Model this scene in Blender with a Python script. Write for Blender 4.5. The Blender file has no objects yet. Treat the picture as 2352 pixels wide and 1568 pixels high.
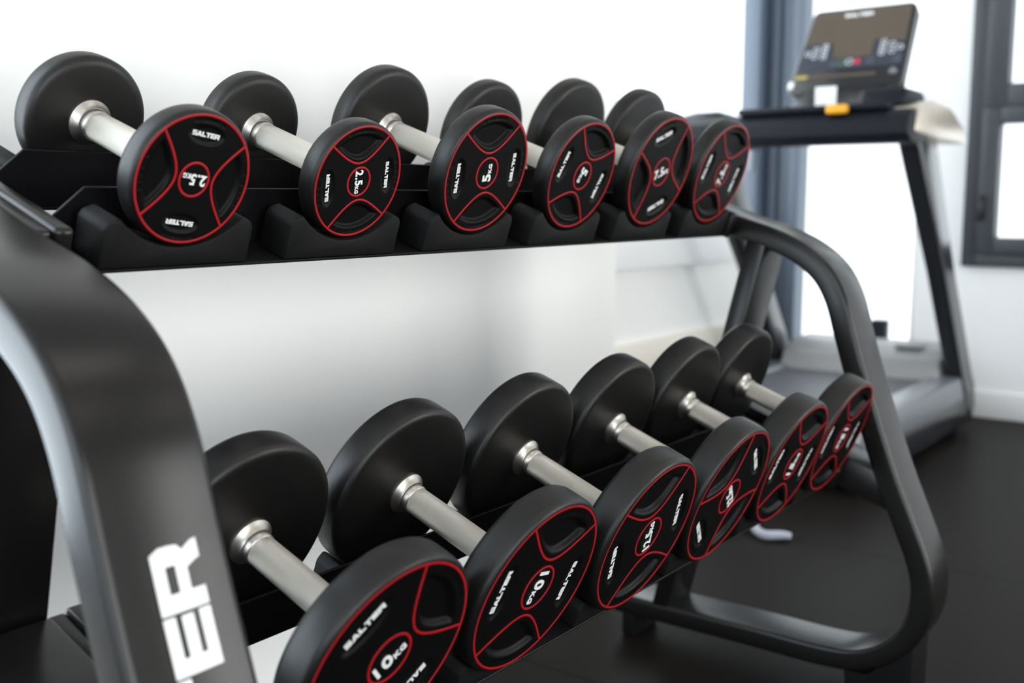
import bpy, bmesh, math, random
from mathutils import Vector, Matrix
random.seed(7)
sc = bpy.context.scene
COL = sc.collection
PI = math.pi

# ------------------------------------------------------------------ materials
def mat(name, color, rough=.5, metal=0.0, spec=.5, coat=0.0, bump=None, noise=None, emis=None):
    m = bpy.data.materials.new(name); m.use_nodes = True
    nt = m.node_tree; b = nt.nodes['Principled BSDF']
    b.inputs['Base Color'].default_value = (*color, 1)
    b.inputs['Roughness'].default_value = rough
    b.inputs['Metallic'].default_value = metal
    b.inputs['Specular IOR Level'].default_value = spec
    b.inputs['Coat Weight'].default_value = coat
    if bump or noise:
        tc = nt.nodes.new('ShaderNodeTexCoord')
    if noise:                                   # (scale, amount): the surface's own mottling
        n = nt.nodes.new('ShaderNodeTexNoise'); n.inputs['Scale'].default_value = noise[0]; n.inputs['Detail'].default_value = 4
        nt.links.new(tc.outputs['Object'], n.inputs['Vector'])
        r = nt.nodes.new('ShaderNodeMapRange'); r.inputs['To Min'].default_value = 1-noise[1]; r.inputs['To Max'].default_value = 1+noise[1]
        nt.links.new(n.outputs['Fac'], r.inputs['Value'])
        v = nt.nodes.new('ShaderNodeVectorMath'); v.operation = 'SCALE'; v.inputs[0].default_value = color
        nt.links.new(r.outputs['Result'], v.inputs['Scale'])
        nt.links.new(v.outputs['Vector'], b.inputs['Base Color'])
    if bump:                                    # (scale, strength, distance)
        n = nt.nodes.new('ShaderNodeTexNoise'); n.inputs['Scale'].default_value = bump[0]; n.inputs['Detail'].default_value = 3
        nt.links.new(tc.outputs['Object'], n.inputs['Vector'])
        bp = nt.nodes.new('ShaderNodeBump'); bp.inputs['Strength'].default_value = bump[1]; bp.inputs['Distance'].default_value = bump[2]
        nt.links.new(n.outputs['Fac'], bp.inputs['Height'])
        nt.links.new(bp.outputs['Normal'], b.inputs['Normal'])
    return m

M = {}
M['rubber'] = mat('black_urethane', (.0045, .0040, .0038), .42, spec=.42, bump=(900, .12, .0006), noise=(40, .12))
M['face'] = mat('face_plate_black', (.003, .003, .0033), .42, spec=.12)
M['red'] = mat('red_trim', (.40, .006, .011), .45, spec=.3)
M['white'] = mat('white_print', (.86, .86, .86), .5)
M['steel'] = mat('satin_chrome', (.50, .475, .44), .36, metal=1)
M['frame'] = mat('charcoal_powder_coat', (.0065, .0060, .0058), .27, spec=.37, bump=(1500, .10, .0004), noise=(300, .10))
M['tray'] = mat('black_sheet_steel', (.005, .005, .006), .45, spec=.18)
M['tray_edge'] = M['frame']
M['saddle'] = mat('black_rubber_saddle', (.007, .007, .0072), .6, spec=.15, bump=(260, .25, .0015))
M['foot'] = mat('rubber_foot', (.005, .005, .005), .7, spec=.1)
M['wall'] = mat('white_wall_paint', (.92, .915, .91), .6, spec=.3, bump=(60, .04, .002))
M['wallr'] = mat('white_wall_paint_right', (.84, .85, .87), .5, spec=.3)
M['ceil'] = mat('white_ceiling', (.5, .49, .475), .8)
M['wallg'] = mat('grey_wall_paint', (.42, .40, .37), .6, spec=.3)
M['trim'] = mat('white_baseboard', (.88, .88, .89), .4)
M['sill'] = mat('cream_strip', (.86, .80, .72), .4)  # plain cream, one warm tone along the whole strip
M['alu'] = mat('slate_blue_aluminium', (.095, .125, .175), .38, spec=.6)
M['alud'] = mat('charcoal_aluminium', (.040, .045, .055), .42, spec=.5)
M['plastic'] = mat('black_gloss_plastic', (.012, .013, .016), .22, spec=.5)
M['plasticm'] = mat('black_matt_plastic', (.008, .010, .015), .5, spec=.2)
M['greyplastic'] = mat('grey_plastic', (.27, .27, .275), .38)
M['rail'] = mat('silver_grey_plastic', (.20, .215, .24), .3, metal=.3)
M['belt'] = mat('running_belt', (.085, .088, .105), .5, bump=(500, .2, .001))
M['screen'] = mat('glass_brown_reflection', (.09, .070, .052), .18, spec=.6)  # brown room reflection put into the glass's base colour
M['panel'] = mat('navy_control_panel', (.030, .036, .055), .3)
M['ring'] = mat('pale_button_ring', (.66, .70, .76), .4)
M['green'] = mat('green_button', (.06, .22, .06), .4)
M['redb'] = mat('red_button', (.55, .03, .06), .4)
M['orange'] = mat('orange_safety_key', (.90, .42, .02), .4)
M['arm_lit'] = mat('lit_beige_arm', (.55, .49, .42), .3, metal=.55)  # light on the arm put into its beige colour
M['paper'] = mat('white_card', (.88, .89, .92), .6)
M['lamp'] = None
M['rag'] = mat('pale_grey_fabric', (.42, .44, .52), .8)

def knurl_mat():
    m = mat('knurled_steel', (.92, .87, .78), .40, metal=1)
    nt = m.node_tree; b = nt.nodes['Principled BSDF']
    uv = nt.nodes.new('ShaderNodeUVMap'); sp = nt.nodes.new('ShaderNodeSeparateXYZ')
    nt.links.new(uv.outputs['UV'], sp.inputs[0])
    def math_(op, a, b_=None, v=None):
        n = nt.nodes.new('ShaderNodeMath'); n.operation = op
        nt.links.new(a, n.inputs[0])
        if b_ is not None: nt.links.new(b_, n.inputs[1])
        if v is not None: n.inputs[1].default_value = v
        return n.outputs[0]
    s = math_('SINE', math_('ADD', sp.outputs[0], sp.outputs[1]))
    d = math_('SINE', math_('SUBTRACT', sp.outputs[0], sp.outputs[1]))
    h = math_('MAXIMUM', s, d)
    bp = nt.nodes.new('ShaderNodeBump'); bp.inputs['Strength'].default_value = .9; bp.inputs['Distance'].default_value = .0003
    nt.links.new(h, bp.inputs['Height']); nt.links.new(bp.outputs['Normal'], b.inputs['Normal'])
    return m
M['knurl'] = knurl_mat()

def floor_mat():
    m = mat('black_rubber_tiles', (.024, .0225, .0215), .40, spec=.03)
    nt = m.node_tree; b = nt.nodes['Principled BSDF']
    tc = nt.nodes.new('ShaderNodeTexCoord')
    n = nt.nodes.new('ShaderNodeTexNoise'); n.inputs['Scale'].default_value = 260; n.inputs['Detail'].default_value = 3
    nt.links.new(tc.outputs['Object'], n.inputs['Vector'])
    br = nt.nodes.new('ShaderNodeTexBrick'); br.offset = 0
    br.inputs['Scale'].default_value = 1; br.inputs['Brick Width'].default_value = 1.0; br.inputs['Row Height'].default_value = 1.0
    br.inputs['Mortar Size'].default_value = .006; br.inputs['Mortar Smooth'].default_value = .3
    br.inputs['Color1'].default_value = br.inputs['Color2'].default_value = (1, 1, 1, 1); br.inputs['Mortar'].default_value = (.25, .25, .25, 1)
    mp = nt.nodes.new('ShaderNodeMapping'); mp.inputs['Location'].default_value = (.05, .62, 0)
    nt.links.new(tc.outputs['Object'], mp.inputs['Vector']); nt.links.new(mp.outputs['Vector'], br.inputs['Vector'])
    r = nt.nodes.new('ShaderNodeMapRange'); r.inputs['To Min'].default_value = .6; r.inputs['To Max'].default_value = 1.5
    nt.links.new(n.outputs['Fac'], r.inputs['Value'])
    v = nt.nodes.new('ShaderNodeVectorMath'); v.operation = 'SCALE'; v.inputs[0].default_value = (.0125, .0108, .0098)
    nt.links.new(r.outputs['Result'], v.inputs['Scale'])
    v2 = nt.nodes.new('ShaderNodeVectorMath'); v2.operation = 'MULTIPLY'
    nt.links.new(v.outputs[0], v2.inputs[0]); nt.links.new(br.outputs['Color'], v2.inputs[1])
    nt.links.new(v2.outputs[0], b.inputs['Base Color'])
    bp = nt.nodes.new('ShaderNodeBump'); bp.inputs['Strength'].default_value = .25; bp.inputs['Distance'].default_value = .0015
    nt.links.new(n.outputs['Fac'], bp.inputs['Height']); nt.links.new(bp.outputs['Normal'], b.inputs['Normal'])
    return m
M['floor'] = floor_mat()

def glass_mat():
    m = bpy.data.materials.new('window_glass'); m.use_nodes = True
    nt = m.node_tree; nt.nodes.clear()
    o = nt.nodes.new('ShaderNodeOutputMaterial'); mx = nt.nodes.new('ShaderNodeMixShader')
    t = nt.nodes.new('ShaderNodeBsdfTransparent'); g = nt.nodes.new('ShaderNodeBsdfGlossy'); g.inputs['Roughness'].default_value = .02
    t.inputs['Color'].default_value = (.97, .985, .98, 1)
    mx.inputs['Fac'].default_value = .05
    nt.links.new(t.outputs[0], mx.inputs[1]); nt.links.new(g.outputs[0], mx.inputs[2]); nt.links.new(mx.outputs[0], o.inputs[0])
    return m
M['glass'] = glass_mat()

def emit_mat(name, c, s):
    m = bpy.data.materials.new(name); m.use_nodes = True
    b = m.node_tree.nodes['Principled BSDF']
    b.inputs['Base Color'].default_value = (.9, .9, .9, 1)
    b.inputs['Emission Color'].default_value = (*c, 1); b.inputs['Emission Strength'].default_value = s
    return m

# ------------------------------------------------------------------ mesh helpers
def obj(name, bm, material, parent=None, smooth=True, angle=35):
    me = bpy.data.meshes.new(name)
    bmesh.ops.recalc_face_normals(bm, faces=bm.faces[:])
    bm.to_mesh(me); bm.free()
    mats = material if isinstance(material, (list, tuple)) else [material]
    for m in mats: me.materials.append(m)
    return link(name, me, parent, smooth, angle)
def link(name, me, parent=None, smooth=True, angle=35):
    if smooth:
        me.polygons.foreach_set('use_smooth', [True]*len(me.polygons))
        try: me.set_sharp_from_angle(angle=math.radians(angle))
        except Exception: pass
    o = bpy.data.objects.new(name, me); COL.objects.link(o)
    if parent is not None: o.parent = parent
    return o
def thing(name, label, cat, loc=(0, 0, 0), group=None):
    o = bpy.data.objects.new(name, None); COL.objects.link(o)
    o.empty_display_size = .05; o.location = loc
    o['label'] = label; o['category'] = cat
    if group: o['group'] = group
    return o
def tag(o, label, cat, group=None):
    o['label'] = label; o['category'] = cat
    if group: o['group'] = group
    return o
def structure(o):
    o['kind'] = 'structure'; return o

def box(bm, x0, x1, y0, y1, z0, z1, bev=0.0, seg=2):
    t = bmesh.new()
    v = [t.verts.new((x, y, z)) for x in (x0, x1) for y in (y0, y1) for z in (z0, z1)]
    for f in ((0, 1, 3, 2), (4, 6, 7, 5), (0, 4, 5, 1), (2, 3, 7, 6), (0, 2, 6, 4), (1, 5, 7, 3)):
        t.faces.new([v[i] for i in f])
    if bev: bmesh.ops.bevel(t, geom=t.edges[:], offset=bev, segments=seg, profile=.5, affect='EDGES')
    merge(bm, t)
def merge(bm, t, mtx=None):
    if mtx is not None: bmesh.ops.transform(t, matrix=mtx, verts=t.verts[:])
    mp = {v: bm.verts.new(v.co) for v in t.verts}
    for f in t.faces:
        try:
            nf = bm.faces.new([mp[v] for v in f.verts]); nf.material_index = f.material_index
        except ValueError: pass
    t.free()
def prism(bm, pts, x0, x1, bev=0.0, seg=2, axis='X'):
    """polygon pts in (y,z) extruded in x (or (x,z) in y, or (x,y) in z)"""
    def co(p, a):
        return {'X': (a, p[0], p[1]), 'Y': (p[0], a, p[1]), 'Z': (p[0], p[1], a)}[axis]
    t = bmesh.new()
    A = [t.verts.new(co(p, x0)) for p in pts]; B = [t.verts.new(co(p, x1)) for p in pts]
    n = len(pts)
    t.faces.new(A); t.faces.new(B[::-1])
    for i in range(n): t.faces.new((A[i], B[i], B[(i+1) % n], A[(i+1) % n]))
    bmesh.ops.recalc_face_normals(t, faces=t.faces[:])
    if bev: bmesh.ops.bevel(t, geom=t.edges[:], offset=bev, segments=seg, profile=.5, affect='EDGES')
    merge(bm, t)
def lathe(bm, prof, seg=64, closed=False, uvscale=None):
    """prof: list of (y, r), turned about the local Y axis"""
    rings = []
    for y, r in prof:
        if r < 1e-6: rings.append([bm.verts.new((0, y, 0))])
        else: rings.append([bm.verts.new((r*math.cos(2*PI*i/seg), y, r*math.sin(2*PI*i/seg))) for i in range(seg)])
    uvl = bm.loops.layers.uv.verify() if uvscale else None
    for k in range(len(rings)-1):
        a, b = rings[k], rings[k+1]
        for i in range(seg):
            j = (i+1) % seg
            if len(a) == 1 and len(b) == 1: continue
            if len(a) == 1: vs = (a[0], b[j], b[i])
            elif len(b) == 1: vs = (a[i], a[j], b[0])
            else: vs = (a[i], a[j], b[j], b[i])
            f = bm.faces.new(vs)
            if uvscale and len(vs) == 4:
                uvs = ((i, k), (i+1, k), (i+1, k+1), (i, k+1))
                for lp, (uu, kk) in zip(f.loops, uvs):
                    lp[uvl].uv = (uu/seg*uvscale[0]*2*PI, prof[kk][0]*uvscale[1]*2*PI)
    return rings
def spline(pts, n=8):
    out = []
    P = [Vector(p) for p in pts]
    for i in range(len(P)-1):
        p0 = P[i-1] if i else P[i]*2-P[i+1]; p1 = P[i]; p2 = P[i+1]
        p3 = P[i+2] if i+2 < len(P) else P[i+1]*2-P[i]
        for k in range(n):
            t = k/n
            out.append(.5*((2*p1)+(p2-p0)*t+(2*p0-5*p1+4*p2-p3)*t*t+(3*p1-p0-3*p2+p3)*t**3))
    out.append(P[-1]); return out
def tube(bm, pts, rad, seg=12):
    P = [Vector(p) for p in pts]; rings = []
    ref = Vector((0, 0, 1))
    for i, p in enumerate(P):
        t = (P[min(i+1, len(P)-1)]-P[max(i-1, 0)]).normalized()
        a = t.cross(ref)
        if a.length < 1e-3: a = t.cross(Vector((1, 0, 0)))
        a.normalize(); b = t.cross(a)
        r = rad(i/(len(P)-1)) if callable(rad) else rad
        rings.append([bm.verts.new(p+a*math.cos(2*PI*k/seg)*r+b*math.sin(2*PI*k/seg)*r) for k in range(seg)])
    for a, b in zip(rings, rings[1:]):
        for k in range(seg): bm.faces.new((a[k], a[(k+1) % seg], b[(k+1) % seg], b[k]))
    bm.faces.new(rings[0]); bm.faces.new(rings[-1][::-1])

# ------------------------------------------------------------------ lettering: heavy block capitals, height 1
ST = .27
def rects(ch):
    w = {'S': 1.08, 'A': 1.22, 'L': 1.0, 'T': 1.08, 'E': 1.06, 'R': 1.19}[ch]
    R = lambda x0, x1, y0, y1: [(x0, y0), (x1, y0), (x1, y1), (x0, y1)]
    th = .235
    if ch == 'S':
        q = [R(.05, w, 1-th, 1), R(0, w-.05, .5-th/2, .5+th/2), R(0, w-.05, 0, th), [(0, .5-th/2+.06), (.3, .5-th/2), (.3, 1-th+.02), (.05, 1), (0, .94)], [(w-.3, th-.02), (w-.05, 0), (w, .06), (w, .5+th/2-.06), (w-.3, .5+th/2)]]
    elif ch == 'A':
        q = [[(0, 0), (.36, 0), (.72, 1), (.42, 1)], [(w-.36, 0), (w, 0), (w-.42, 1), (w-.72, 1)], R(.25, w-.25, .15, .15+th*.85)]
    elif ch == 'L':
        q = [R(0, .34, 0, 1), R(0, w, 0, .27)]
    elif ch == 'T':
        q = [R(0, w, .73, 1), R(w/2-.17, w/2+.17, 0, 1)]
    elif ch == 'E':
        q = [R(0, .30, 0, 1), R(0, w, 0, .25), R(0, w-.02, .375, .625), R(0, w, .75, 1)]
    elif ch == 'R':
        q = [R(0, .33, 0, 1), R(0, w-.10, .74, 1), R(0, w-.16, .29, .53), [(w-.36, .29), (w-.16, .29), (w-.02, .42), (w, .58), (w, .80), (w-.10, 1), (w-.36, 1)],
             [(w-.46, .30), (w-.10, .30), (w+.0, .12), (w+.02, 0), (w-.33, 0), (w-.36, .10)]]
    return w, q
def word_quads(word, gap=.05):
    x = 0; out = []
    for ch in word:
        w, q = rects(ch)
        out += [[(px+x, py) for px, py in poly] for poly in q]
        x += w+gap
    return x-gap, out
def add_poly(bm, pts3, nrm, th):
    n = Vector(nrm)*th
    A = [bm.verts.new(Vector(p)+n) for p in pts3]; B = [bm.verts.new(Vector(p)) for p in pts3]
    bm.faces.new(A)
    for i in range(len(A)): bm.faces.new((A[i], A[(i+1) % len(A)], B[(i+1) % len(A)], B[i]))
def font_mesh(text, bold=.02):
    c = bpy.data.curves.new('txt', 'FONT'); c.body = text; c.offset = bold; c.resolution_u = 3; c.size = 1; c.space_character = 1.12
    o = bpy.data.objects.new('txt', c)
    me = bpy.data.meshes.new_from_object(o)
    bpy.data.objects.remove(o); bpy.data.curves.remove(c)
    return me

# ------------------------------------------------------------------ measured layout (metres; the shelves run along +X, the wall is towards +Y)
FLOOR = 0.0
CAM = Vector((-.61136, -.82037, .86165)); YAW, PITCH = .9261, -.1311
TILT = (.3451, .3666); SP = .211
ORG = (Vector((0, 0, .88)), Vector((.0135, -.2257, .4792)))
RING0 = (.060, .0924)                          # trim radius of the smallest weight on each shelf
SHIFT = ((-.0018, .0012, -.0007, .0002, -.0008, .0018), (.0037, .0021, -.0026, -.0026, -.0018, .0012))
BASEV = (-.085, -.115)
def axes(b):
    t = TILT[b]
    return Vector((0, math.cos(t), math.sin(t))), Vector((0, -math.sin(t), math.cos(t)))
def tray_pt(b, x, u, v):
    a, n = axes(b); return Vector((x, ORG[b].y, ORG[b].z))+a*u+n*v
def tray_mtx(b):                               # local (x, u, v) -> world, x stays world x
    a, n = axes(b)
    return Matrix(((1, 0, 0, 0), (0, a.y, n.y, ORG[b].y), (0, a.z, n.z, ORG[b].z), (0, 0, 0, 1)))

# weight: trim radius, head thickness, handle radius, inner distance, number
W = {'2.5': (.0600, .0255, .0146, .1715), '5': (.0731, .0275, .0146, .1715), '7.5': (.0826, .029, .0146, .1715),
     '10': (.0924, .036, .0150, .1885), '12.5': (.0932, .039, .0150, .1885), '15': (.0936, .041, .0150, .1885)}
RK = 1.072

def sstep(a, b, x):
    t = max(0, min(1, (x-a)/(b-a))); return t*t*(3-2*t)
AB, AA = .35, .395/(math.sqrt(1+(.645/.35)**2)-1)
def arc_x(y): return .345+AA*(math.sqrt(1+(y/AB)**2)-1)
def recess(x, y, rho):
    """depth of the face relief at (x, y) in units of the trim radius"""
    r = math.hypot(x, y); d = 0
    ax, ay = abs(x), abs(y)
    if ax > .3:
        s = min(ax-arc_x(ay)-.075, .875-r, .62-ay)
        d = max(d, sstep(0, .06, s)*.066)
    e = 1-((ax/.345)**2+((ay-.70)/.15)**2)
    d = max(d, sstep(0, .35, e)*.030)
    a = math.degrees(math.atan2(ay, ax)); off = min(a, 90-a)
    if .895 < r < .955 and off < 17:
        if (off/3.4+.25) % 1 < .5: d = max(d, .012)
    return d
TEXT_D = .030
def head_mesh(w):
    rho, h, hr, ui = W[w]; R = rho*RK
    bm = bmesh.new(); seg = 256
    c = bm.verts.new((0, 0, 0)); prev = None
    NR = 52
    for k in range(1, NR+1):
        r = k/NR
        ring = []
        for i in range(seg):
            t = 2*PI*i/seg; x, z = r*math.cos(t), r*math.sin(t)
            dd = recess(x, z, rho) if k < NR else 0
            ring.append(bm.verts.new((x*rho, dd*rho, z*rho)))
        for i in range(seg):
            j = (i+1) % seg
            f = bm.faces.new((c, ring[j], ring[i]) if prev is None else (prev[i], prev[j], ring[j], ring[i]))
            f.material_index = 1
        prev = ring
    e = R-rho
    prof = [(-.0004, rho+.0004), (-.0003, rho+e*.25), (.0006, rho+e*.55), (.0022, rho+e*.82), (.0045, rho+e*.96), (.0075, R), (h*.5, R+.0002), (h-.007, R), (h-.004, R-.0010), (h-.0016, R-.0032), (h-.0004, R-.0062), (h, R-.010), (h+.0002, R*.6), (h, hr+.006), (h, .004)]
    for y, r in prof:
        ring = [bm.verts.new((r*math.cos(2*PI*i/seg), y, r*math.sin(2*PI*i/seg))) for i in range(seg)]
        for i in range(seg):
            j = (i+1) % seg; bm.faces.new((prev[i], prev[j], ring[j], ring[i]))
        prev = ring
    bm.faces.new(prev)
    return bm
def trim_bm(w):
    rho = W[w][0]; bm = bmesh.new(); wd = .00105+.004*rho
    up = .0007
    def ribbon(pts, closed=False):
        n = len(pts); L = []
        for i, p in enumerate(pts):
            q0 = pts[(i-1) % n] if closed or i else pts[0]; q1 = pts[(i+1) % n] if closed or i < n-1 else pts[-1]
            t = Vector((q1[0]-q0[0], q1[1]-q0[1])).normalized(); nn = Vector((-t.y, t.x))*wd
            cs = [(-1, .0012), (-.8, -up*.7), (-.3, -up), (.3, -up), (.8, -up*.7), (1, .0012)]
            L.append([bm.verts.new((p[0]+nn.x*s, y, p[1]+nn.y*s)) for s, y in cs])
        for i in range(n if closed else n-1):
            a, b = L[i], L[(i+1) % n]
            for k in range(5): bm.faces.new((a[k], a[k+1], b[k+1], b[k]))
    for rr, N in ((rho, 192), (rho*.262, 96)):
        ribbon([(rr*math.cos(2*PI*i/N), rr*math.sin(2*PI*i/N)) for i in range(N)], True)
    for s in (1, -1):
        ribbon([(s*rho*arc_x(y), rho*y) for y in [(-.652+1.304*i/60) for i in range(61)]])
    return bm
def brand_bm(w):
    rho = W[w][0]; bm = bmesh.new(); L, q = word_quads('SALTER')
    s = .50*rho/L; y = TEXT_D*rho
    for i, poly in enumerate(q):
        add_poly(bm, [((px-L/2)*s, y+.0002, .70*rho+(py-.5)*s*1.04) for px, py in poly], (0, -1, 0), .0006+i % 6*2e-5)
    return bm
NUM = {}
def number_bm(w):
    rho = W[w][0]; bm = bmesh.new()
    parts = []
    x = 0; hgt = {1: .19, 2: .165, 3: .165, 4: .14}[len(w)]*rho
    for txt, s in ((w, hgt/.7), ('KG', .075*rho/.7)):
        me = font_mesh(txt, .028); t = bmesh.new(); t.from_mesh(me); bpy.data.meshes.remove(me)
        xs = [v.co.x for v in t.verts]; x0, x1 = min(xs), max(xs)
        for v in t.verts: v.co = Vector(((v.co.x-x0)*s*1.08+x, 0, v.co.y*s))
        x += (x1-x0)*s*1.08+.012*rho
        parts.append(t)
    tot = x-.012*rho
    for t in parts:
        for v in t.verts: v.co.x = (v.co.x-tot/2)*min(1, .43*rho/tot); v.co.z -= hgt*.5
        # give the print a little body
        r = bmesh.ops.extrude_face_region(t, geom=t.faces[:])
        vs = [g for g in r['geom'] if isinstance(g, bmesh.types.BMVert)]
        for v in vs: v.co.y -= .0007
        merge(bm, t)
    return bm
def handle_bm(w):
    rho, h, hr, ui = W[w]; bm = bmesh.new()
    n = 14; y0, y1 = h+.004, ui-.004
    a = y0+.012; b = y1-.012
    prof = [(a, hr*.93), (a+.001, hr)]+[(a+.001+(b-a-.002)*i/n, hr*(1+.02*math.sin(PI*i/n))) for i in range(1, n)]+[(b-.001, hr), (b, hr*.93)]
    cnt = 60
    lathe(bm, prof, 64, uvscale=(cnt, cnt/(2*PI*hr)))
    return bm
def collar_bm(w, k):
    rho, h, hr, ui = W[w]; bm = bmesh.new()
    y = h if k == 0 else ui; s = 1 if k == 0 else -1
    big = .0225 if float(w) < 9 else .0235
    prof = [(y-s*.001, big), (y+s*.0022, big), (y+s*.003, big-.0008), (y+s*.0046, big-.0025), (y+s*.0075, hr+.0030), (y+s*.0094, hr+.0022), (y+s*.0096, hr+.0006), (y+s*.0104, hr+.0006), (y+s*.0106, hr+.0018), (y+s*.0155, hr+.0012), (y+s*.0165, hr+.0002), (y+s*.018, hr*.9)]
    lathe(bm, prof, 64); return bm

proto = {}
def build_proto(w):
    d = {}
    for nm, f, m in (('head', head_mesh, [M['rubber'], M['face']]), ('red_trim', trim_bm, M['red']), ('brand_lettering', brand_bm, M['white']), ('weight_number', number_bm, M['white']), ('handle', handle_bm, M['knurl'])):
        o = obj(nm, f(w), m, None, angle=60 if nm == 'head' else 50); d[nm] = o.data; bpy.data.objects.remove(o)
    for k in (0, 1):
        o = obj('collar', collar_bm(w, k), M['steel'], None, angle=40); d['collar%d' % k] = o.data; bpy.data.objects.remove(o)
    return d
def place(name, me, parent):
    o = bpy.data.objects.new(name, me); COL.objects.link(o); o.parent = parent; return o
def dumbbell(b, k, w, theta, label):
    if w not in proto: proto[w] = build_proto(w)
    d = proto[w]; rho, h, hr, ui = W[w]
    a, n = axes(b)
    c = ORG[b]+Vector((SP*k, 0, 0))+n*((rho-RING0[b])*1.10)+a*SHIFT[b][k]
    if (b, k) == (1, 5): c += Vector((-.004, 0, 0))   # set clear of the end frame
    t = thing('dumbbell', label, 'dumbbell', c, 'dumbbells on the upper shelf' if b == 0 else 'dumbbells on the lower shelf')
    t.rotation_euler = (Matrix.Rotation(TILT[b], 4, 'X') @ Matrix.Rotation(-math.radians(theta), 4, 'Y')).to_euler()
    hd = place('head', d['head'], t)
    place('red_trim', d['red_trim'], hd); place('brand_lettering', d['brand_lettering'], hd); place('brand_lettering', d['brand_lettering'], hd).rotation_euler = (0, PI, 0); place('weight_number', d['weight_number'], hd)
    rear = place('head', d['head'], t); rear.location = (0, ui+h, 0); rear.rotation_euler = (0, 0, PI)
    place('handle', d['handle'], t); place('collar', d['collar0'], t); place('collar', d['collar1'], t)
    return t

UP = [('2.5', 172, 'black dumbbell nearest the camera on the upper shelf, its 2.5 KG upside down'),
      ('2.5', -79, 'second dumbbell from the left on the upper shelf, its 2.5 KG reading downwards'),
      ('5', 99, 'third dumbbell from the left on the upper shelf, its 5 KG reading upwards'),
      ('5', -106.5, 'fourth dumbbell from the left on the upper shelf, a 5 KG reading downwards'),
      ('7.5', 21, 'fifth dumbbell from the left on the upper shelf, a 7.5 KG almost upright'),
      ('7.5', 80, 'last dumbbell at the right end of the upper shelf beside the treadmill')]
LO = [('10', 41.4, 'nearest dumbbell on the lower shelf, cut off by the bottom of the photo'),
      ('10', -103, 'second dumbbell from the left on the lower shelf, its 10 KG reading downwards'),
      ('12.5', 106, 'third dumbbell from the left on the lower shelf, its 12.5 KG reading upwards'),
      ('12.5', 131.7, 'fourth dumbbell from the left on the lower shelf, grip slot at upper left'),
      ('15', 79, 'fifth dumbbell from the left on the lower shelf, second from its right end'),
      ('15', -97, 'last dumbbell at the right end of the lower shelf, against the curved rack frame')]
for k, (w, th, lb) in enumerate(UP): dumbbell(0, k, w, th, lb)
for k, (w, th, lb) in enumerate(LO): dumbbell(1, k, w, th, lb)

# ------------------------------------------------------------------ the rack
XL0, XL1, XR0, XR1 = -.243, -.145, 1.166, 1.265
rack = thing('dumbbell_rack', 'charcoal steel two-tier dumbbell rack with curved end frames against the white wall', 'dumbbell rack', (.4975, 0, 0))
RO = Vector((.4975, 0, 0))
def rpart(name, bm, m, parent=rack, **kw):
    bmesh.ops.translate(bm, verts=bm.verts[:], vec=-RO)
    return obj(name, bm, m, parent, **kw)
OUT = [(.205, .912), (.10, .873), (.007, .839), (-.066, .816), (-.123, .789), (-.166, .753), (-.194, .705), (-.214, .640), (-.236, .571), (-.286, .429), (-.321, .345), (-.347, .283), (-.360, .232), (-.3575, .178), (-.338, .128), (-.297, .083), (-.24, .055), (-.17, .047), (-.05, .048), (.12, .048), (.25, .048)]
TH = .0385
def off(x): return (.009, -.005) if x > 0 else (0, 0)   # the right end frame stands a touch further back
def frame_bm(x0, x1):
    dy, dz = off(x0)
    pts = spline([(0, p[0]+dy, p[1]+dz) for p in OUT], 7)
    bm = bmesh.new(); rings = []
    cx, hw = (x0+x1)/2, (x1-x0)/2; br = .0075
    for i, p in enumerate(pts):
        t = (pts[min(i+1, len(pts)-1)]-pts[max(i-1, 0)]).normalized()
        n = Vector((0, -t.z, t.y))             # inward
        if i == 0: side = n
        ring = []
        for (sx, sn) in ((1, 0), (1, 1), (-1, 1), (-1, 0)):
            cxn = sx*(hw-br); cn = br if sn == 0 else TH-br
            a0 = {(1, 0): -90, (1, 1): 0, (-1, 1): 90, (-1, 0): 180}[(sx, sn)]
            for q in range(5):
                an = math.radians(a0+q*22.5)
                ring.append(bm.verts.new(Vector((cx+cxn+br*math.cos(an), 0, 0))+Vector((0, p.y, p.z))+n*(cn+br*math.sin(an))))
        rings.append(ring)
    m = len(rings[0])
    for a, b in zip(rings, rings[1:]):
        for k in range(m): bm.faces.new((a[k], a[(k+1) % m], b[(k+1) % m], b[k]))
    bm.faces.new(rings[0]); bm.faces.new(rings[-1][::-1])
    return bm
frames = []
for x0, x1 in ((XL0, XL1), (XR0, XR1)):
    dy, dz = off(x0)
    mv = lambda pts: [(p[0]+dy, max(0, p[1]+dz)) for p in pts]
    f = rpart('end_frame', frame_bm(x0, x1), M['frame'], angle=40); frames.append(f)
    # rear post, flush with the frame, leaning back towards the floor
    bm = bmesh.new()
    def py(z): return -.040+.255*(.757-z)
    prism(bm, mv([(py(.80), .80), (py(.80)+.035, .812), (py(.075)+.035, .075), (py(.075), .075)]), x0+.001, x1-.001, .004)
    rpart('rear_post', bm, M['frame'])
    # lower cross bar between the front upright and the post
    bm = bmesh.new()
    zt = lambda y: .431+(y+.2056)*.362
    prism(bm, mv([(-.262, zt(-.262)), (.018, zt(.018)), (.030, zt(.018)-.052), (-.285, zt(-.285)-.058)]), x0+(.002 if x0 < 0 else .006), x1-.002, .004)
    rpart('cross_bar', bm, M['frame'])
    # gussets where post meets base rail
    for fy in ((-.345, -.215), (.13, .235)):
        bm = bmesh.new()
        y0, y1 = fy
        if y0 < 0: pts = [(y0+.015, 0), (y0+.012, .12), (y0+.05, .088), (y1-.04, .052), (y1, .052), (y1-.005, 0)]
        else: pts = [(y0+.075, 0), (y0+.075, .054), (y1, .054), (y1, 0)]
        prism(bm, mv(pts), x0+.004, x1-.004, .004)
        rpart('foot', bm, M['foot'])
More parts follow.
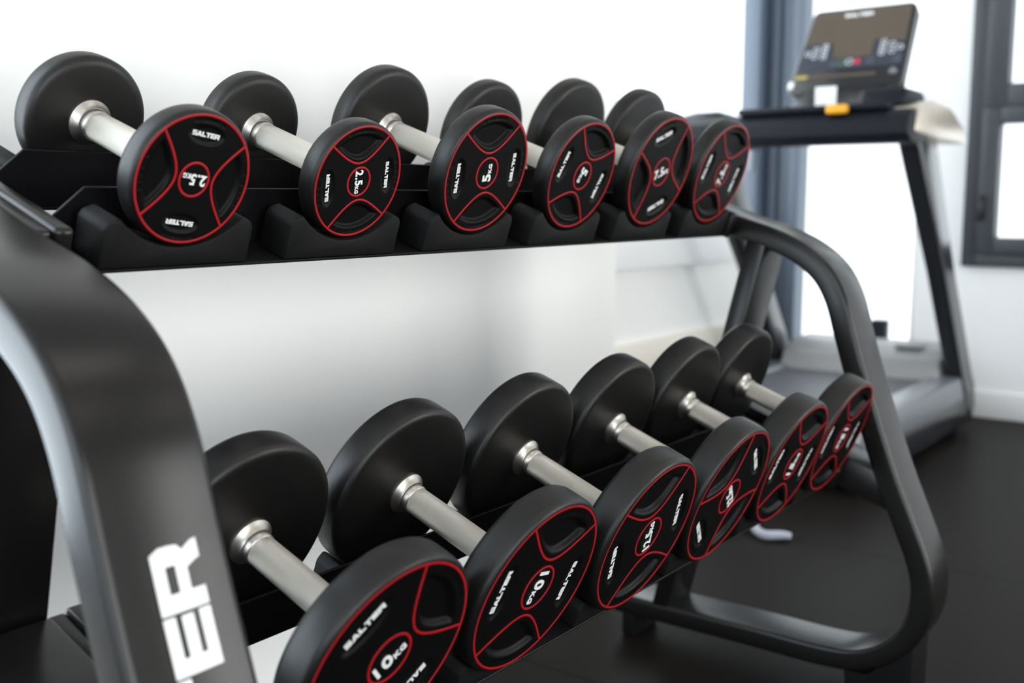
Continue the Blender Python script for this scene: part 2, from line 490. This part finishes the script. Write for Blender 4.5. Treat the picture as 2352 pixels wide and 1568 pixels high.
# brand lettering on the front of the left end frame
bm = bmesh.new(); L, q = word_quads('SALTER', .05)
_c = spline([(0, p[0], p[1]) for p in OUT], 7)
_i = min(range(len(_c)), key=lambda i: abs(_c[i].z-.571)+(0 if _c[i].y < -.15 else 9))
def on_frame(dist):
    i = _i; left = dist
    while True:
        j = i-1 if left >= 0 else i+1
        seg = (_c[j]-_c[i]); l = seg.length
        if l >= abs(left):
            d = seg.normalized()*(1 if left >= 0 else -1)
            return _c[i]+d*left, Vector((0, -d.z, d.y))
        left -= l if left >= 0 else -l; i = j
s = .0375
for i, poly in enumerate(q):
    pts = []
    for k, (px, py) in enumerate(poly):
        qx, qy = poly[(k+1) % len(poly)]
        for f_ in (0, .25, .5, .75): pts.append((px+(qx-px)*f_, py+(qy-py)*f_))
    vs = []
    for px, py in pts:
        p, n_ = on_frame(.0635-(L-px)*s)
        vs.append(bm.verts.new(p+n_*(.0008+i % 6*4e-5)+Vector((-.1715-py*s, 0, 0))))
    bm.faces.new(vs)
rpart('brand_lettering', bm, M['white'], frames[0], smooth=False)

# trays: a front and a rear angle rail each, saddles and end brackets
def local_part(name, bm, b, m, parent=rack, **kw):
    bmesh.ops.transform(bm, matrix=tray_mtx(b), verts=bm.verts[:])
    return rpart(name, bm, m, parent, **kw)
for b in (0, 1):
    v0 = BASEV[b]; h = W['2.5' if b == 0 else '10'][1]
    ui = W['2.5' if b == 0 else '10'][3]
    fl = .055 if b == 0 else .066               # flange behind the front heads
    rf = ui-.012                                # flange before the rear heads
    vt = v0+.058
    u_front = 0.0 if b == 0 else .014
    cx0, cx1 = -.112, 1.140
    for nm, (ua, ub, uf) in (('front_rail', (u_front, fl, fl)), ('rear_rail', (rf, rf+.056, rf))):
        bm = bmesh.new()
        box(bm, cx0, cx1, ua, ub, v0-.003, v0, .0008, 1)
        # upright flange with chamfered top corners
        ch = .026
        x0, x1 = cx0+.016, cx1-.016
        t = bmesh.new()
        pts = [(x0, v0), (x1, v0), (x1, vt-ch), (x1-ch, vt), (x0+ch, vt), (x0, vt-ch)]
        prism(t, pts, uf-.0015, uf+.0015, .0006, 1, 'Y'); merge(bm, t)
        local_part(nm, bm, b, M['tray'], angle=30)
    # saddles
    r0 = RING0[b]*RK
    for side in (0, 1):
        for k in range(6):
            xc = SP*k+(ORG[b].x)
            ua, ub = ((u_front, fl-.012) if side == 0 else (rf+.004, rf+.054))
            hw = .081 if b == 0 else .068
            low = -r0-.0012+0
            if (b, k) == (1, 5): xc -= .004
            pk = low+.028 if b == 0 else low+.030
            Rr = (r0+.028) if b == 0 else r0+.004
            pts = []
            N = 24
            xa = math.sqrt(max(0, Rr**2-(Rr-(pk-low))**2)); xa = min(xa, hw-(.014 if b == 0 else .008))
            pk = min(pk, low+Rr-math.sqrt(Rr*Rr-xa*xa)+(.009 if b == 0 else .0005))
            for i in range(N+1):
                x = -xa+2*xa*i/N; pts.append((xc+x, low+Rr-math.sqrt(Rr*Rr-x*x)))
            pts += [(xc+hw-.004, pk-.004), (xc+hw, pk-.010), (xc+hw, v0+.0005), (xc-hw, v0+.0005), (xc-hw, pk-.010), (xc-hw+.004, pk-.004)]
            bm = bmesh.new(); prism(bm, pts, ua, ub, .0025, 2, 'Y')
            local_part('saddle', bm, b, M['saddle'], angle=40)
    # end brackets joining the rails to the frames
    for (xa, xb, xs) in ((XL1-.002, -.112, -.130), (1.1405, XR0+.002, 1.152)):
        bm = bmesh.new()
        top = -.042 if b == 0 else (-.060 if xa < 0 else -.076)
        u0 = -.008 if b == 0 else .0
        inner = (xs, xb) if xa < 0 else (xa, xs); outer = (xa, xs) if xa < 0 else (xs, xb)
        box(bm, inner[0], inner[1], u0, ui+.06, v0-.004, top, .005, 3)
        br = local_part('end_bracket', bm, b, M['frame'])
        bm = bmesh.new()
        box(bm, outer[0], outer[1], u0+.003, ui+.058, v0-.002, top-.003, .004, 3)
        local_part('mounting_plate', bm, b, M['frame'], br).matrix_parent_inverse = Matrix()

# ------------------------------------------------------------------ room shell
YW, XC, YR, XR, CEIL = .45, 1.467, 1.2, 3.9, 2.7
XL, YF = -3.2, -3.4
bm = bmesh.new(); box(bm, XL-.2, XR+.2, YF-.2, YR+.2, -.12, 0); structure(obj('floor', bm, M['floor'], smooth=False))
bm = bmesh.new(); box(bm, XL-.2, XR+.2, YF-.2, YR+.2, CEIL, CEIL+.12); structure(obj('ceiling', bm, M['ceil'], smooth=False))
# back wall: the pier behind the rack, a window to its left, the recess with a window to its right
XP = -.15
bm = bmesh.new()
box(bm, XP, XC, YW, YR+.2, 0, CEIL)
box(bm, XL-.2, XP, YW, YW+.2, 0, .35); box(bm, XL-.2, XP, YW, YW+.2, 2.45, CEIL); box(bm, XL-.2, XL+.15, YW, YW+.2, .35, 2.45)
structure(obj('wall_back', bm, M['wall'], smooth=False))
bm = bmesh.new()
SILL = .725
box(bm, XC, XR-.16, YR, YR+.2, 0, SILL); box(bm, XC, XR-.16, YR, YR+.2, 2.5, CEIL)
structure(obj('wall_recess', bm, M['wall'], smooth=False))
bm = bmesh.new(); box(bm, XC+.002, XR-.165, YR-.05, YR+.0, SILL-.115, SILL+.0, .006, 2); structure(obj('trim_1', bm, M['trim']))
bm = bmesh.new(); box(bm, XC+.002, XR-.165, YR-.022, YR, .20, .335, .004, 2); structure(obj('baseboard_recess', bm, M['sill']))
# right wall
WA0, WA1, WZ0, WZ1 = -1.0, .325, .60, 2.3      # dark framed window
GA0, GA1 = .50, 1.00                           # tall glazing beside the corner post
bm = bmesh.new()
box(bm, XR, XR+.2, YF-.2, WA0, 0, CEIL); box(bm, XR, XR+.2, WA0, WA1, 0, WZ0); box(bm, XR, XR+.2, WA0, WA1, WZ1, CEIL)
box(bm, XR, XR+.2, WA1, GA0, 0, CEIL); box(bm, XR, XR+.2, GA0, YR+.2, 0, .12); box(bm, XR, XR+.2, GA0, YR+.2, 2.5, CEIL)
structure(obj('wall_right', bm, M['wallr'], smooth=False))
bm = bmesh.new(); box(bm, XR-.014, XR, YF, GA0, 0, .105, .003, 2); structure(obj('baseboard_right', bm, M['trim']))
# front wall with openings for the unseen windows added behind the camera, left wall
bm = bmesh.new()
box(bm, XL-.2, XR+.2, YF-.2, YF, 0, .15); box(bm, XL-.2, XR+.2, YF-.2, YF, 1.85, CEIL)
for x0, x1 in ((XL-.2, -3.0), (.5, 2.0), (3.7, XR+.2)): box(bm, x0, x1, YF-.2, YF, .15, 1.85)
structure(obj('wall_front', bm, M['wallg'], smooth=False))
bm = bmesh.new(); box(bm, XL-.2, XL, YF, -2.2, 0, CEIL); box(bm, XL-.2, XL, -2.2, YW, 0, .4); box(bm, XL-.2, XL, -2.2, YW, 2.45, CEIL); box(bm, XL-.2, XL, .2, YW, .4, 2.45); structure(obj('wall_left', bm, M['wall'], smooth=False))

def pane(name, parent, *b):
    bm = bmesh.new(); box(bm, *b); return obj(name, bm, M['glass'], parent, smooth=False)
# window_1: corner post and tall glazing
bm = bmesh.new()
for (y0, y1, x0, x1) in ((1.0, 1.05, 3.845, 3.96), (1.05, 1.10, 3.86, 3.96), (1.10, 1.155, 3.835, 3.96), (1.155, 1.215, 3.75, 3.96)):
    box(bm, x0, x1, y0, y1, .02, CEIL-.002, .004, 2)
box(bm, 3.735, 3.80, 1.14, 1.22, .02, CEIL-.002, .004, 2)
w1 = structure(obj('window_1', bm, M['alu']))
bm = bmesh.new(); box(bm, 3.725, 3.737, 1.155, 1.175, .98, 1.10, .004, 2); bmesh.ops.translate(bm, verts=bm.verts[:], vec=(0, 0, 0)); obj('handle', bm, M['rail'], w1)
bm = bmesh.new(); box(bm, 3.90, 3.95, GA0, GA1, .12, .17, .004); box(bm, 3.90, 3.95, GA0, GA0+.02, .17, 2.5, .003); obj('frame_bar', bm, M['trim'], w1)
pane('glass', w1, 3.925, 3.931, GA0+.02, GA1, .17, 2.5)
# window_2: dark aluminium frame with a sash and a transom
bm = bmesh.new()
for (y0, y1, z0, z1, x0, x1) in ((WA1-.055, WA1, WZ0, WZ1, 3.875, 3.97), (WA0, WA0+.055, WZ0, WZ1, 3.875, 3.97), (WA0+.055, WA1-.055, WZ0, WZ0+.05, 3.875, 3.97), (WA0+.055, WA1-.055, WZ1-.05, WZ1, 3.875, 3.97)):
    box(bm, x0, x1, y0, y1, z0, z1, .004, 2)
w2 = structure(obj('window_2', bm, M['alud']))
def sash(name, y0, y1, z0, z1, wd=.075):
    bm = bmesh.new()
    box(bm, 3.862, 3.94, y1-wd, y1, z0, z1, .005, 2); box(bm, 3.862, 3.94, y0, y0+wd, z0, z1, .005, 2)
    box(bm, 3.862, 3.94, y0+wd, y1-wd, z0, z0+wd, .005, 2); box(bm, 3.862, 3.94, y0+wd, y1-wd, z1-wd, z1, .005, 2)
    o = obj(name, bm, M['alud'], w2)
    pane('glass', o, 3.905, 3.911, y0+wd, y1-wd, z0+wd, z1-wd)
sash('sash', -.33, WA1-.055, WZ0+.05, 1.215, .065); sash('sash', -.33, WA1-.055, 1.215, WZ1-.05, .085)
sash('sash', WA0+.055, -.33, WZ0+.05, WZ1-.05, .07)
for zz in (.78, 1.62):
    bm = bmesh.new(); box(bm, 3.846, 3.866, .245, .268, zz, zz+.10, .005, 2); obj('hinge', bm, M['plastic'], w2)
# window_3 in the recess
bm = bmesh.new()
box(bm, XC, XC+.05, YR+.02, YR+.09, SILL, 2.5, .003); box(bm, XC+.05, 3.74, YR+.02, YR+.09, SILL, SILL+.012, .002); box(bm, XC+.05, 3.74, YR+.02, YR+.09, 2.45, 2.5, .003)
w3 = structure(obj('window_3', bm, M['trim'])); pane('glass', w3, XC+.05, 3.74, YR+.05, YR+.056, SILL+.012, 2.45)
# window_4 left of the pier, unseen windows added behind the camera as fill for the walls
def plain_window(name, x0, x1, y0, y1, z0, z1):
    bm = bmesh.new(); ym = (y0+y1)/2
    for a, c in ((x0, x0+.06), (x1-.06, x1), ((x0+x1)/2-.04, (x0+x1)/2+.04)): box(bm, a, c, y0, y1, z0, z1, .004)
    for a, c in ((z0, z0+.06), (z1-.06, z1)): box(bm, x0+.06, x1-.06, y0+.005, y1-.005, a, c, .004)
    w = structure(obj(name, bm, M['alu'])); pane('glass', w, x0+.06, x1-.06, ym-.003, ym+.003, z0+.06, z1-.06)
plain_window('window_4', XL+.15, XP, YW+.05, YW+.12, .35, 2.45)
plain_window('fill_window_6', -3.0, .5, YF-.12, YF-.05, .15, 1.85); plain_window('fill_window_7', 2.0, 3.7, YF-.12, YF-.05, .15, 1.85)
# window_5 in the left wall
bm = bmesh.new()
for y0, y1 in ((-2.2, -2.14), (-1.04, -.96), (.14, .2)): box(bm, XL-.12, XL-.05, y0, y1, .4, 2.45, .004)
for z0, z1 in ((.4, .46), (2.39, 2.45)): box(bm, XL-.115, XL-.055, -2.14, .14, z0, z1, .004)
w5 = structure(obj('window_5', bm, M['alu'])); pane('glass', w5, XL-.088, XL-.082, -2.14, .14, .46, 2.39)

# ------------------------------------------------------------------ treadmill
tm = thing('treadmill', 'black treadmill with upright console standing in front of the bright windows', 'treadmill', (2.8, .57, 0))
TO = Vector((2.8, .57, 0))
def tpart(name, bm, m, parent=tm, **kw):
    bmesh.ops.translate(bm, verts=bm.verts[:], vec=-TO)
    return obj(name, bm, m, parent, **kw)
bm = bmesh.new(); box(bm, 2.43, 3.60, .25, .90, .06, .19, .012, 3); tpart('deck', bm, M['plasticm'])
bm = bmesh.new(); box(bm, 2.41, 3.45, .31, .84, .188, .2, .006, 2); tpart('running_belt', bm, M['belt'])
for y0, y1 in ((.20, .31), (.84, .95)):
    bm = bmesh.new()
    prism(bm, [(2.40, .05), (2.38, .15), (2.41, .205), (3.45, .215), (3.62, .235), (3.70, .16), (3.68, .06)], y0, y1, .012, 3, 'Y')
    tpart('side_rail', bm, M['rail'])
    bm = bmesh.new(); box(bm, 2.45, 3.66, y0-.004 if y0 < .5 else y1-.02, y0+.02 if y0 < .5 else y1+.004, .03, .13, .008, 2); tpart('side_skirt', bm, M['plastic'])
for y in (.25, .90):
    for x in (2.50, 3.55):
        bm = bmesh.new(); t = bmesh.new(); bmesh.ops.create_cone(t, cap_ends=True, segments=20, radius1=.03, radius2=.025, depth=.06); merge(bm, t, Matrix.Translation((x, y, .03))); tpart('foot', bm, M['foot'])
bm = bmesh.new()
prism(bm, [(3.42, .195), (3.46, .27), (3.56, .305), (3.72, .31), (3.80, .27), (3.82, .06), (3.45, .06)], .27, .88, .014, 3, 'Y'); tpart('motor_hood', bm, M['greyplastic'])
bm = bmesh.new(); box(bm, 3.52, 3.62, .36, .46, .30, .318, .006, 2); tpart('hood_hatch', bm, M['greyplastic'])
for y0, y1 in ((.195, .255), (.895, .955)):
    bm = bmesh.new()
    prism(bm, [(2.80, 1.03), (2.84, 1.075), (3.00, 1.075), (3.03, 1.03), (3.22, .62), (3.46, .52-.06), (3.66, .16), (3.69, .08), (3.66, .045), (3.56, .05), (3.50, .13), (3.30, .42), (3.06, .66)], y0, y1, .010, 3, 'Y') if False else prism(bm, [(2.80, 1.03), (2.83, 1.075), (3.00, 1.075), (3.025, 1.03), (3.30, .62), (3.655, .17), (3.69, .09), (3.66, .045), (3.58, .05), (3.54, .13), (3.16, .62)], y0, y1, .010, 3, 'Y')
    tpart('upright', bm, M['plastic'])
    # side arm reaching forward from the cross bar
    bm = bmesh.new()
    yy0, yy1 = (y0-.03, y1+.01) if y0 < .5 else (y0-.01, y1+.03)
    prism(bm, [(2.68, 1.06), (2.70, 1.135), (2.86, 1.165), (3.04, 1.155), (3.20, 1.10), (3.26, 1.06), (3.22, 1.045), (2.9, 1.05)], yy0, yy1, .010, 3, 'Y')
    tpart('side_arm', bm, M['arm_lit'] if y0 < .5 else M['plasticm'])  # near arm coloured as lit, far arm left plain black
# cross bar
bm = bmesh.new()
prism(bm, [(2.615, 1.05), (2.62, 1.10), (2.66, 1.128), (2.76, 1.135), (2.84, 1.11), (2.84, 1.06), (2.76, 1.03), (2.66, 1.028)], .17, .98, .010, 3, 'Y'); tpart('cross_bar', bm, M['plasticm'])
bm = bmesh.new(); box(bm, 2.64, 2.80, .24, .72, 1.128, 1.148, .008, 3); cov = tpart('cross_bar_cover', bm, M['plasticm'])
bm = bmesh.new(); box(bm, 2.612, 2.64, .352, .418, 1.118, 1.146, .008, 3); tpart('safety_key', bm, M['orange'])
# neck
bm = bmesh.new()
prism(bm, [(2.70, 1.13), (2.86, 1.20), (2.98, 1.25), (3.10, 1.25), (3.0, 1.12)], .34, .60, .010, 3, 'Y'); tpart('neck', bm, M['plastic'])
bm = bmesh.new(); prism(bm, [(2.72, 1.14), (2.74, 1.20), (2.92, 1.20), (2.98, 1.14)], .215, .36, .02, 4, 'Y'); tpart('neck_cover', bm, M['plasticm'])
# console: local s (left to right = -Y), t up the tilted face
CB = Vector((2.945, .487, 1.245)); TDIR = Vector((.52, 0, .854)).normalized(); SDIR = Vector((0, -1, 0)); NDIR = Vector((-TDIR.z, 0, TDIR.x))
def cm():                                      # matrix from (s, t, out)
    return Matrix(((SDIR.x, TDIR.x, NDIR.x, CB.x), (SDIR.y, TDIR.y, NDIR.y, CB.y), (SDIR.z, TDIR.z, NDIR.z, CB.z), (0, 0, 0, 1)))
def cpart(name, bm, m, parent=tm, **kw):
    bmesh.ops.transform(bm, matrix=cm(), verts=bm.verts[:]); return tpart(name, bm, m, parent, **kw)
bm = bmesh.new(); t = bmesh.new()
prism(t, [(-.187, -.02), (-.19, .0), (-.172, .295), (-.155, .312), (.165, .312), (.182, .295), (.19, .0), (.187, -.02), (.15, -.045), (-.15, -.045)], -.055, 0, .010, 3, 'Z'); merge(bm, t)
con = cpart('console', bm, M['plastic'])
bm = bmesh.new(); prism(bm, [(-.166, .165), (-.158, .300), (.168, .300), (.174, .150), (.07, .165), (.07, .10), (-.06, .10), (-.07, .165)], 0, .002, .0006, 1, 'Z'); cpart('display', bm, M['screen'], con)
bm = bmesh.new(); prism(bm, [(-.172, .055), (-.166, .163), (-.072, .163), (-.062, .098), (.072, .098), (.072, .163), (.174, .148), (.178, .055)], 0, .002, .0006, 1, 'Z'); pan = cpart('control_panel', bm, M['panel'], con)
bm = bmesh.new(); box(bm, -.172, .10, .022, .034, 0, .0015, .0004, 1); cpart('printed_strip', bm, M['screen'], con)
bm = bmesh.new(); box(bm, -.172, -.13, .022, .034, .0014, .0022, .0003, 1); cpart('warning_mark', bm, mat('dull_yellow', (.45, .36, .05), .5), con)
def ring(s, t, r, m, full=False, name='button'):
    bm = bmesh.new()
    if full:
        tt = bmesh.new(); bmesh.ops.create_cone(tt, cap_ends=True, segments=24, radius1=r, radius2=r*.85, depth=.003); merge(bm, tt, Matrix.Translation((s, t, .003)))
    else:
        N, K = 24, 8; L = []
        for i in range(N):
            a = 2*PI*i/N
            L.append([bm.verts.new((s+(r+.0018*math.cos(2*PI*k/K))*math.cos(a), t+(r+.0018*math.cos(2*PI*k/K))*math.sin(a), .0025+.0015*math.sin(2*PI*k/K))) for k in range(K)])
        for i in range(N):
            for k in range(K): bm.faces.new((L[i][k], L[(i+1) % N][k], L[(i+1) % N][(k+1) % K], L[i][(k+1) % K]))
    cpart(name, bm, m, pan)
for sg in (-1, 1):
    for (ds, dt, r) in ((.155, .125, .0085), (.128, .140, .0095), (.130, .113, .0095), (.098, .152, .008), (.098, .137, .008), (.098, .122, .008), (.098, .107, .008)):
        ring(sg*ds+.006, dt, r, M['ring'])
ring(-.022, .078, .011, M['green']); ring(.003, .080, .011, M['ring']); ring(.029, .080, .0115, M['redb'], True, 'stop_button'); ring(.072, .080, .010, M['alu'])
ring(.158, .080, .010, M['alu']); ring(-.05, .075, .008, M['alu'])
bm = bmesh.new(); tt = bmesh.new(); bmesh.ops.create_cone(tt, cap_ends=True, segments=28, radius1=.0135, radius2=.0105, depth=.006); merge(bm, tt, Matrix.Translation((.155, .033, .003))); cpart('knob', bm, M['rail'], con)
bm = bmesh.new(); box(bm, -.189, -.168, -.018, .012, -.02, .008, .006, 3); cpart('white_corner_block', bm, M['paper'], con)  # small white block at the console's lower left corner
bm = bmesh.new(); L, q = word_quads('SALTER'); s = .095/L
for i, poly in enumerate(q): add_poly(bm, [((px-L/2)*s-.005, .268+py*s, .0021) for px, py in poly], (0, 0, 1), .0008+i%6*3e-5)
cpart('brand_lettering', bm, M['paper'], con, smooth=False)
# white card clipped below the console
bm = bmesh.new(); box(bm, 2.728, 2.734, .428, .496, 1.146, 1.212, .001, 1)
bm2 = bm; tpart('paper_card', bm2, M['paper'])

# ------------------------------------------------------------------ small things
bm = bmesh.new(); box(bm, 3.84, 3.899, .600, .660, .12, .365, .004, 2)
o = obj('socket_box', bm, M['plasticm']); tag(o, 'small dark box on the window ledge behind the treadmill hood', 'box')
bm = bmesh.new()
pts = spline([(1.945, .345, .012), (1.94, .315, .022), (1.925, .292, .012), (1.905, .262, .012), (1.925, .225, .014), (1.935, .205, .012)], 8)
tube(bm, pts, lambda t: .008+.004*math.sin(PI*t), 10)
o = obj('crumpled_strip', bm, M['rag']); tag(o, 'small pale crumpled strip lying on the black floor behind the rack', 'strip')

# ceiling panels: the room's lamps
for x in (-1.6, .6, 2.6):
    for y in (-2.4, -.95):
        l = bpy.data.lights.new('ceiling_panel', 'AREA'); l.shape = 'RECTANGLE'; l.size = 1.2; l.size_y = .6; l.energy = 6; l.color = (1, .93, .84)
        o = bpy.data.objects.new('ceiling_panel', l); COL.objects.link(o); o.location = (x, y, CEIL-.02)
# portals help sky light through the windows
def portal(loc, rot, sx, sy):
    l = bpy.data.lights.new('window_portal', 'AREA'); l.shape = 'RECTANGLE'; l.size = sx; l.size_y = sy
    l.cycles.is_portal = True
    o = bpy.data.objects.new('window_portal', l); COL.objects.link(o); o.location = loc; o.rotation_euler = rot
portal((XR+.08, (GA0+GA1)/2, 1.33), (0, PI/2, 0), 2.35, GA1-GA0)
portal((XR+.08, (WA0+WA1)/2, 1.45), (0, PI/2, 0), 1.7, WA1-WA0)
# area lamps for sky light outside the windows, with added fill behind the camera
def daylight_fill(loc, rot, sx, sy, rad, col):
    l = bpy.data.lights.new('daylight_fill', 'AREA'); l.shape = 'RECTANGLE'; l.size = sx; l.size_y = sy
    l.energy = rad*PI*sx*sy; l.color = col
    o = bpy.data.objects.new('daylight_fill', l); COL.objects.link(o); o.location = loc; o.rotation_euler = rot
daylight_fill(((XL+.15+XP)/2, YW+.30, 1.4), (-PI/2, 0, 0), XP-XL-.15, 2.1, 9.5, (.80, .89, 1.0))
daylight_fill((-1.25, YF-.30, 1.0), (PI/2, 0, 0), 3.5, 1.7, 7.0, (1.0, .97, .94))  # added fill for the rack wall, behind the camera
daylight_fill((2.85, YF-.30, 1.0), (PI/2, 0, 0), 1.7, 1.7, 15.0, (1.0, .97, .94))  # stronger added fill to brighten the recess wall
daylight_fill(((XC+3.74)/2, YR+.5, 1.6), (-PI/2, 0, 0), 3.74-XC, 1.75, 4.5, (.92, .96, 1.0))
daylight_fill((XL-.30, -1.0, 1.42), (0, -PI/2, 0), 2.0, 2.35, 6.0, (.80, .89, 1.0))

w = bpy.data.worlds.new('sky'); sc.world = w; w.use_nodes = True
bg = w.node_tree.nodes['Background']; bg.inputs['Color'].default_value = (.90, .955, 1.0, 1); bg.inputs['Strength'].default_value = 3.2

# ------------------------------------------------------------------ camera
cam = bpy.data.cameras.new('camera'); co = bpy.data.objects.new('camera', cam); COL.objects.link(co)
f = Vector((math.sin(YAW)*math.cos(PITCH), math.cos(YAW)*math.cos(PITCH), math.sin(PITCH)))
r = Vector((math.cos(YAW), -math.sin(YAW), 0)); u = r.cross(f)
co.matrix_world = Matrix(((r.x, u.x, -f.x, CAM.x), (r.y, u.y, -f.y, CAM.y), (r.z, u.z, -f.z, CAM.z), (0, 0, 0, 1)))
cam.sensor_width = 36; cam.lens = 2470.3/2352*36; cam.clip_start = .02
cam.dof.use_dof = True; cam.dof.focus_distance = 1.17; cam.dof.aperture_fstop = 3.8
sc.camera = co

sc.cycles.use_denoising = True
sc.cycles.max_bounces = 8; sc.cycles.diffuse_bounces = 5; sc.cycles.glossy_bounces = 4
sc.view_settings.view_transform = 'Standard'; sc.view_settings.look = 'None'
sc.view_settings.gamma = 1; sc.view_settings.use_curve_mapping = False
sc.view_settings.exposure = -0.58
